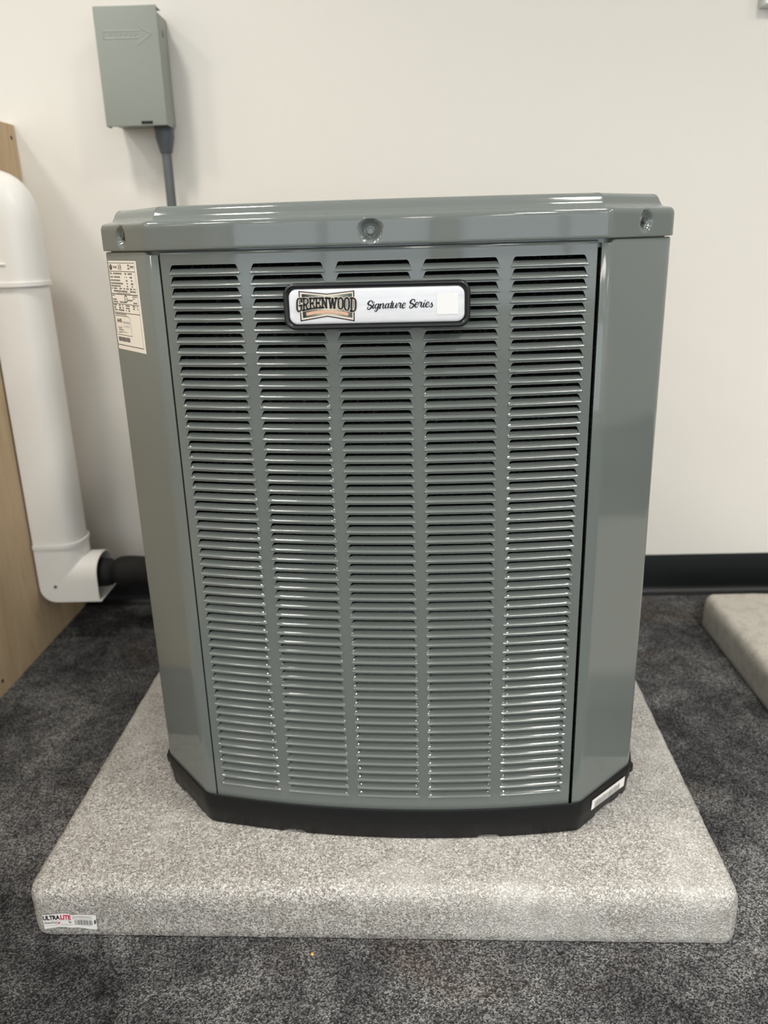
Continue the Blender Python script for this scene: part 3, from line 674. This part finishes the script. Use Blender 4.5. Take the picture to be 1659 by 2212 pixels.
# ------------------------------------------------------------------ disconnect box and its conduit
bx_ = empty('disconnect_box', (-0.4955, WY, 1.0935), 0, 'grey metal disconnect box mounted high on the white wall at left', 'electrical box')
q = MB(); q.box((-0.058, -0.084, 0.006), (0.0575, 0.0, 0.207)); q.build('body', 'box_grey', bx_, bevel=0.002)
q = MB(); q.box((-0.0622, -0.090, 0.0), (0.0625, -0.0855, 0.2135)); q.box((-0.0622, -0.0856, 0.0), (-0.0600, -0.060, 0.2135)); q.box((0.0603, -0.0856, 0.0), (0.0625, -0.030, 0.200)); q.box((-0.06, -0.0856, 0.2112), (0.0605, -0.05, 0.2135))
cov = q.build('cover', 'box_grey', bx_, bevel=0.0012)
BXM = lambda X, Y: (-0.24442+0.000266228*X-2.97563e-05*Y, 0.123896-8.08684e-06*X-0.000236168*Y+0.1065)
def emboss(pts, wd):
    q = MB()
    for (a, b) in zip(pts, pts[1:]):
        a = BXM(*a); b = BXM(*b); dx_, dz_ = b[0]-a[0], b[1]-a[1]; d = math.hypot(dx_, dz_); nx, nz = -dz_/d, dx_/d
        rows = [[(p[0]+nx*o_, -0.090+y_, p[1]+nz*o_) for o_, y_ in ((-wd, 0.0), (-wd*0.4, -0.0005), (wd*0.4, -0.0005), (wd, 0.0))] for p in (a, b)]
        q.grid(rows); q.ngon(rows[0]); q.ngon(rows[1])
    return q
q = emboss([(775,228),(1042,222)], 0.0016); q2 = emboss([(1035,275),(775,285),(775,228)], 0.0016); q.add(q2.v, q2.f); q3 = emboss([(1050,205),(1128,245),(1022,328)], 0.0024); q.add(q3.v, q3.f)
for j in range(6): q4 = emboss([(815+j*38,262),(832+j*38,240)], 0.0014); q.add(q4.v, q4.f)
q.build('embossed_arrow', 'emboss', cov, smooth=50)
q = MB()
for x in (0.0145, 0.0225, 0.030): q.box((x-0.004, -0.0912, 0.0035), (x+0.0032, -0.0899, 0.0085))
q.build('hasp_slot', 'dark_inside', cov, smooth=0)
q = MB(); q.tube([(0.0648, -0.055, 0.170), (0.0600, -0.055, 0.170)], 0.006, 12); q.build('hinge_rivet', 'box_grey', bx_)
cn = empty('electrical_conduit', (-0.4535, WY-0.042, 1.0), 0, 'thin grey flexible conduit hanging below the grey disconnect box', 'conduit')
q = MB(); z0 = 0.1000
pr = [(0.021, z0), (0.021, z0-0.010), (0.0195, z0-0.012), (0.0195, z0-0.024), (0.0165, z0-0.038), (0.0135, z0-0.050), (0.0125, z0-0.054), (0.0100, z0-0.0545)]
q.grid([[(rr*math.cos(2*math.pi*j/20), rr*math.sin(2*math.pi*j/20), z) for j in range(20)] for rr, z in pr], close_u=True); q.build('connector', 'fitting_grey', cn)
pts = catmull([(0, 0, z0-0.045), (0.0, 0, -0.06), (0.0, 0.004, -0.25), (0.0, 0.004, -0.45), (0.004, -0.02, -0.58), (0.03, -0.10, -0.66), (0.09, -0.215, -0.68), (0.128, -0.262, -0.68)], 8)
q = MB(); q.tube(pts, 0.0101, 14); q.build('conduit', 'conduit_grey', cn)

# ------------------------------------------------------------------ white board at the upper right
wb = empty('whiteboard', (0.7635, WY, 1.2822), 0, 'corner of a white board hung on the wall at the upper right', 'whiteboard')
q = MB(); q.box((0.0, -0.022, 0.0), (0.60, 0.0, 0.45)); q.build('frame', 'board_edge', wb, bevel=0.003)
q = MB(); q.box((0.004, -0.0255, 0.004), (0.596, -0.0215, 0.446)); q.build('panel', 'board_white', wb, bevel=0.001)
# crumb on the carpet
bm = bmesh.new(); bmesh.ops.create_icosphere(bm, subdivisions=2, radius=0.0022)
for v in bm.verts: v.co *= 1+0.35*noise.noise(v.co*700); v.co.z *= 0.7
me = bpy.data.meshes.new('crumb'); bm.to_mesh(me); bm.free()
tag(finish(me, 'crumb', 'crumb', smooth=60, loc=(-0.0995, -0.1173, 0.0014)), 'tiny orange crumb on the carpet in front of the pad', 'crumb')
